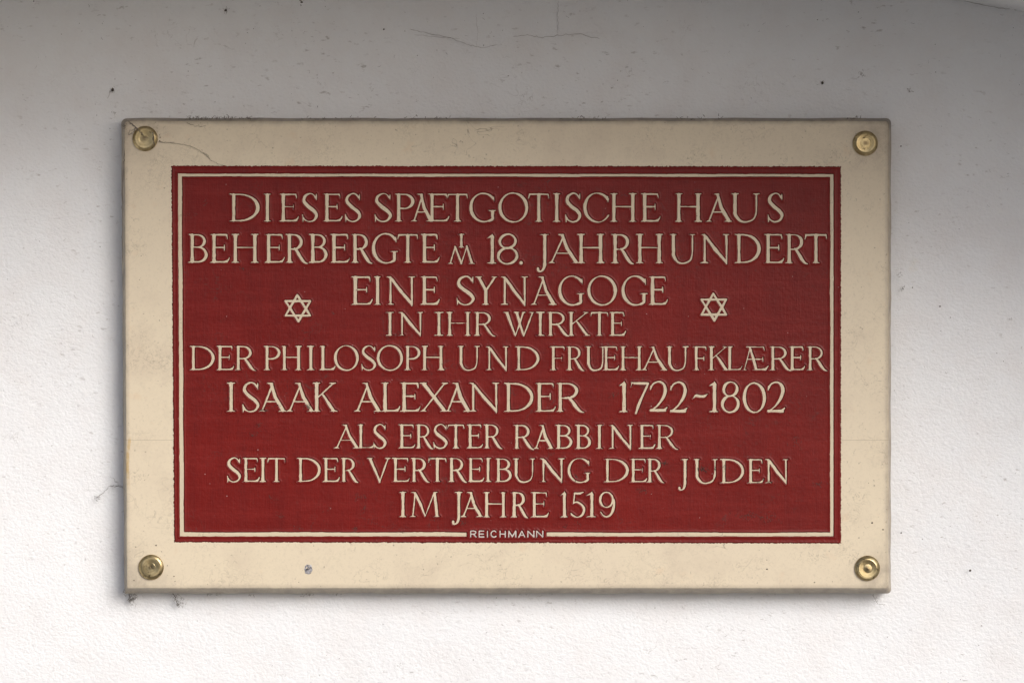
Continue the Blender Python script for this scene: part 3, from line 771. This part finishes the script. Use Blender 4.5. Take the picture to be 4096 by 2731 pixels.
# ------------------------------------------------------------------ threads, cobwebs, cracks, specks
class Tubes:
    def __init__(s): s.v = []; s.f = []
    def tube(s, pts, rad):
        base = len(s.v); n = 4
        for i, p in enumerate(pts):
            q_ = pts[min(i + 1, len(pts) - 1)]; o = pts[max(i - 1, 0)]
            d_ = (q_ - o); d_ = d_.normalized() if d_.length > 1e-9 else Vector((1, 0, 0))
            u = d_.cross(Vector((0, 1, 0.01))).normalized(); w_ = d_.cross(u)
            rr = rad * (0.35 if i in (0, len(pts) - 1) else 1) * random.uniform(.6, 1.4)
            for k in range(n):
                a = math.pi / 4 + k * math.pi / 2
                s.v.append(p + u * math.cos(a) * rr + w_ * math.sin(a) * rr)
        for i in range(len(pts) - 1):
            for k in range(n):
                a = base + i * n + k; b_ = base + i * n + (k + 1) % n
                s.f.append((a, b_, b_ + n, a + n))
    def path(s, px, depth, rad, jit=2.0, sub=6, dj=0.0):
        pts = []
        for i in range(len(px) - 1):
            (ax, ay), (bx, by) = px[i], px[i + 1]
            for k in range(sub):
                u = k / sub
                pts.append(P(ax + (bx - ax) * u + random.gauss(0, jit), ay + (by - ay) * u + random.gauss(0, jit), depth + random.uniform(0, dj)))
        pts.append(P(*px[-1], depth)); s.tube(pts, rad * S)
    def clump(s, cx, cy, sx, sy, depth, n, rad=.8, ln=14, ang=None, dj=.003):
        for _ in range(n):
            x = random.gauss(cx, sx); y = random.gauss(cy, sy)
            a = random.uniform(0, 6.28) if ang is None else random.gauss(ang, .8); pts = []
            d_ = depth + random.uniform(0, dj)
            for k in range(6):
                pts.append(P(x, y, d_)); x += math.cos(a) * ln / 5; y += math.sin(a) * ln / 5; a += random.gauss(0, .8); d_ += random.uniform(-.0003, .0003)
            s.tube(pts, rad * S * random.uniform(.5, 1.3))
    def blob(s, cx, cy, r_, depth):
        c = P(cx, cy, depth); base = len(s.v); a0 = random.uniform(0, 6); st = random.uniform(.6, 1.5)
        for k in range(6):
            a = a0 + k * math.pi / 3; rr = r_ * S * random.uniform(.7, 1.2)
            s.v.append(c + Vector((math.cos(a) * rr * st, 0.0002, math.sin(a) * rr)))
        s.v.append(c + Vector((0, -r_ * S * .6 , 0)))
        for k in range(6): s.f.append((base + k, base + (k + 1) % 6, base + 6))
    def done(s, name, mat, parent=None, origin=None): return link(name, s.v, s.f, mat, parent, origin, smooth=False)

def web(label, x, y, fn):
    t = Tubes(); fn(t)
    return tag(t.done('cobweb', M_web, None, P(x, y, .002)), label, 'cobweb', 'dusty cobwebs round the plaque')
def w1(t):
    t.clump(538, 2385, 9, 13, .004, 44, .65, 16, 2.2); t.clump(524, 2402, 5, 6, .003, 30, .8, 10); t.clump(508, 2362, 9, 8, .012, 30, .7, 12)
    t.path([(500, 2355), (520, 2378), (516, 2408)], .006, 1.2, 2)
web('dense dark cobweb tuft hanging under the lower left corner of the plaque', 530, 2385, w1)
def w2(t):
    t.path([(690, 2365), (702, 2392), (712, 2420)], .004, 1.6, 2); t.clump(702, 2390, 7, 12, .003, 16, .6, 14, 1.6)
    t.clump(714, 2418, 4, 4, .003, 20, .9, 8); t.clump(726, 2398, 8, 12, .002, 16, .6, 12)
web('thin trailing cobweb strand below the plaque just right of its lower left corner', 702, 2392, w2)
def w3(t):
    t.path([(492, 1950), (470, 1944), (436, 1944), (416, 1968), (396, 1985), (378, 1993)], .0035, .9, 1.4)
    t.path([(492, 1946), (462, 1940), (440, 1944)], .004, .9, 2); t.clump(388, 1988, 9, 5, .0028, 14, .7, 10, 0)
    t.path([(440, 1900), (470, 1930), (492, 1950)], .0035, .5, 3)
web('fine cobweb thread reaching from the left edge of the plaque onto the wall', 430, 1960, w3)
def w4(t):
    t.path([(3490, 2374), (3500, 2395), (3512, 2415)], .003, .8, 1.6); t.clump(3504, 2398, 4, 8, .003, 8, .5, 8); t.path([(3512, 2415), (3540, 2414)], .0028, .6, 2)
web('small cobweb thread under the lower right corner of the plaque', 3500, 2400, w4)
def w5(t):
    t.path([(512, 484), (530, 498), (552, 516)], DF + .0008, 1.9, 1); t.path([(510, 485), (498, 502), (500, 540), (500, 600), (494, 660), (490, 760), (489, 900), (491, 1050)], DF - .0005, 1.7, 1.0)
    t.path([(512, 538), (530, 535), (545, 515), (560, 525), (575, 540)], DF + .003, 1.5, 2); t.path([(512, 538), (520, 525), (546, 510)], DF + .002, .8, 1.6)
    t.clump(497, 505, 3, 6, DF, 16, .7, 8)
    t.path([(606, 528), (615, 545), (612, 560), (618, 580)], DF + .0035, 1.8, 2)
web('cobweb threads strung across the top left screw cap of the plaque', 520, 510, w5)
def w6(t):
    for x0, x1, n in ((740, 790, 26), (790, 1030, 90), (1600, 1800, 18), (2230, 2420, 20), (2700, 2900, 26), (3380, 3460, 14), (1200, 1500, 22)):
        for _ in range(n): t.clump(random.uniform(x0, x1), random.gauss(477, 4), 2, 2, .014, 1, 1.1, 14, 0, .003)
    t.path([(745, 487), (765, 500), (790, 508), (825, 503)], DF + .0004, 1.0, 1.5)
web('dusty cobweb fuzz lying along the top edge of the plaque', 1000, 478, w6)
def w7(t):
    t.path([(632, 567), (660, 570), (700, 573), (740, 580), (775, 590), (800, 604), (825, 622), (840, 640), (870, 655), (893, 664)], DF + .00035, .8, 1.0)
    t.path([(632, 570), (660, 572), (700, 570)], DF + .00035, .7, 1.0); t.path([(812, 610), (830, 622), (838, 636)], DF + .00035, .7, 1.6)
web('long drooping cobweb thread from the top left screw cap to the red panel', 760, 590, w7)
def w8(t):
    for (x, y, n, a) in ((1235, 2372, 10, 1.5), (1220, 2378, 6, 1.6), (830, 2373, 12, 0), (870, 2375, 10, 0), (1355, 2374, 6, 1.5), (1000, 2378, 8, .4)):
        t.clump(x, y, 8, 3, .010, n, .6, 9, a)
web('small dusty cobweb wisps along the bottom edge of the plaque', 1235, 2372, w8)

# fine dirt on the plaque: smudged lint and tiny dark specks
t = Tubes()
for (x, y, sx, sy, n, a) in ((1035, 1700, 4, 8, 14, 1.4), (1010, 1735, 14, 5, 14, 2.8), (1075, 1985, 3, 4, 8, .5), (1440, 1985, 14, 10, 22, .8), (1455, 2025, 5, 6, 12, 1.2), (1425, 2115, 7, 6, 20, 2.4), (1190, 2110, 9, 6, 16, 1.0), (1120, 2060, 12, 6, 12, .4),
                             (1720, 1830, 9, 9, 26, 1.3), (1060, 1640, 14, 6, 22, 2.6), (1100, 1620, 14, 4, 16, 2.7), (1230, 1625, 10, 5, 26, 2.6), (2310, 1905, 9, 7, 16, 2.5), (2810, 1875, 10, 5, 50, .1), (2870, 1870, 26, 5, 26, .1), (2660, 1852, 12, 4, 18, 2.8), (2570, 1960, 10, 5, 22, 2.8),
                             (2460, 1575, 9, 5, 18, 2.8), (2990, 2060, 26, 9, 34, .7), (3060, 2070, 36, 14, 34, .7), (3070, 1925, 20, 12, 18, .8), (3270, 1935, 14, 5, 22, 2.7), (2310, 2095, 8, 8, 12, 2.5), (1850, 2090, 8, 8, 14, 1.1), (1335, 1250, 6, 3, 8, 1), (760, 860, 22, 4, 12, .3), (815, 815, 6, 6, 10, .6), (970, 1075, 7, 3, 10, .1),
                             (3180, 1770, 20, 12, 20, .7), (2260, 2105, 6, 4, 8, 2.5), (1540, 810, 4, 4, 8, 1.2)):
    t.clump(x, y, sx, sy, DF + .00032, n, .75, 11, a, .0003)
o = t.done('lint', M_lint, plaque, P(1700, 1900, DF)); o['kind'] = 'stuff'
t = Tubes()
for (x, y, r_) in ((622, 491, 1.6), (506, 717, 1.6), (639, 541, 3), (640, 550, 3), (639, 564, 3), (730, 553, 1), (696, 2304, 2.8), (700, 2323, 2), (536, 2320, 3), (669, 2261, 2.5), (543, 2186, 2.4), (624, 2180, 4), (520, 2205, 1.6), (646, 2205, 2), (511, 2261, 2), (3489, 2090, 4), (3532, 2117, 3.6), (3424, 2074, 2), (3258, 2328, 3), (3330, 2325, 2), (3068, 2275, 4), (1195, 2327, 3), (1255, 2182, 2), (1273, 2195, 2)):
    t.blob(x, y, r_, DF + .0001)
for _ in range(170):
    x, y = random.uniform(505, 3545), random.uniform(492, 2345)
    if 690 < x < 3360 and 668 < y < 2168: continue
    t.blob(x, y, random.uniform(.5, 1.3), DF + .0001)
o = t.done('dirt_speck', M_dirt, plaque, P(600, 2300, DF)); o['kind'] = 'stuff'

# specks and hairline cracks of the wall
t = Tubes()
for (x, y, r_) in ((903, 42, 5), (1206, 10, 4), (1535, 118, 4), (3290, 332, 6), (450, 360, 7), (1040, 25, 1.6), (135, 6, 3), (2085, 485, 0.01), (3604, 585, 3), (3605, 2130, 4), (1985, 2390, 2), (3760, 1225, 3), (3650, 1150, 3), (3880, 2280, 5), (155, 2490, 4), (260, 2440, 3)):
    t.blob(x, y, r_, -.0005)
for _ in range(60): t.blob(random.uniform(0, 4096), random.choice((random.uniform(0, 460), random.uniform(2420, 2731))), random.uniform(.8, 2.0), -.0006)
for _ in range(36): t.blob(random.choice((random.uniform(0, 440), random.uniform(3600, 4096))), random.uniform(0, 2731), random.uniform(.8, 2.0), -.0006)
o = t.done('wall_speck', M_dirt, wall, P(903, 42)); o['kind'] = 'stuff'
def crack(pts, r_, d_=-.0007):
    t = Tubes(); t.path(pts, d_, r_, 1.6, 7); o = t.done('crack', M_crack, wall, P(*pts[0])); return o
for pts, r_ in (([(1640, 118), (1700, 132), (1800, 152), (1865, 178), (1925, 192), (1990, 180)], .8), ([(2050, 148), (2110, 140), (2160, 152), (2240, 142), (2320, 138), (2400, 158)], .9),
                ([(2236, 0), (2230, 60), (2232, 140)], .6), ([(1905, 60), (1910, 120), (1905, 190)], .4), ([(1660, 140), (1760, 150), (1840, 156)], .5),
                ([(3780, -10), (3900, 14), (4010, 34), (4100, 42)], 1.0), ([(450, 350), (440, 370), (430, 395)], .7)):
    crack(pts, r_)
# lint caught on the plaster
t = Tubes()
for (x, y, n) in ((452, 362, 12), (902, 42, 10), (1206, 8, 8), (3450, 300, 14), (3640, 360, 12), (3610, 1150, 10), (455, 460, 6), (3605, 1100, 8), (3290, 330, 6)):
    t.clump(x, y, 6, 6, -.0006, n, .6, 12, None, .0012)
for _ in range(60): t.clump(random.uniform(0, 4096), random.choice((random.uniform(0, 460), random.uniform(2400, 2731))), 1, 1, -.0008, 1, .5, 16, None, .0008)
for _ in range(50): t.clump(random.choice((random.uniform(0, 470), random.uniform(3580, 4096))), random.uniform(0, 2731), 1, 1, -.0008, 1, .5, 16, None, .0008)
o = t.done('wall_lint', M_web, wall, P(452, 362)); o['kind'] = 'stuff'

scene.render.resolution_x = 1024; scene.render.resolution_y = 682
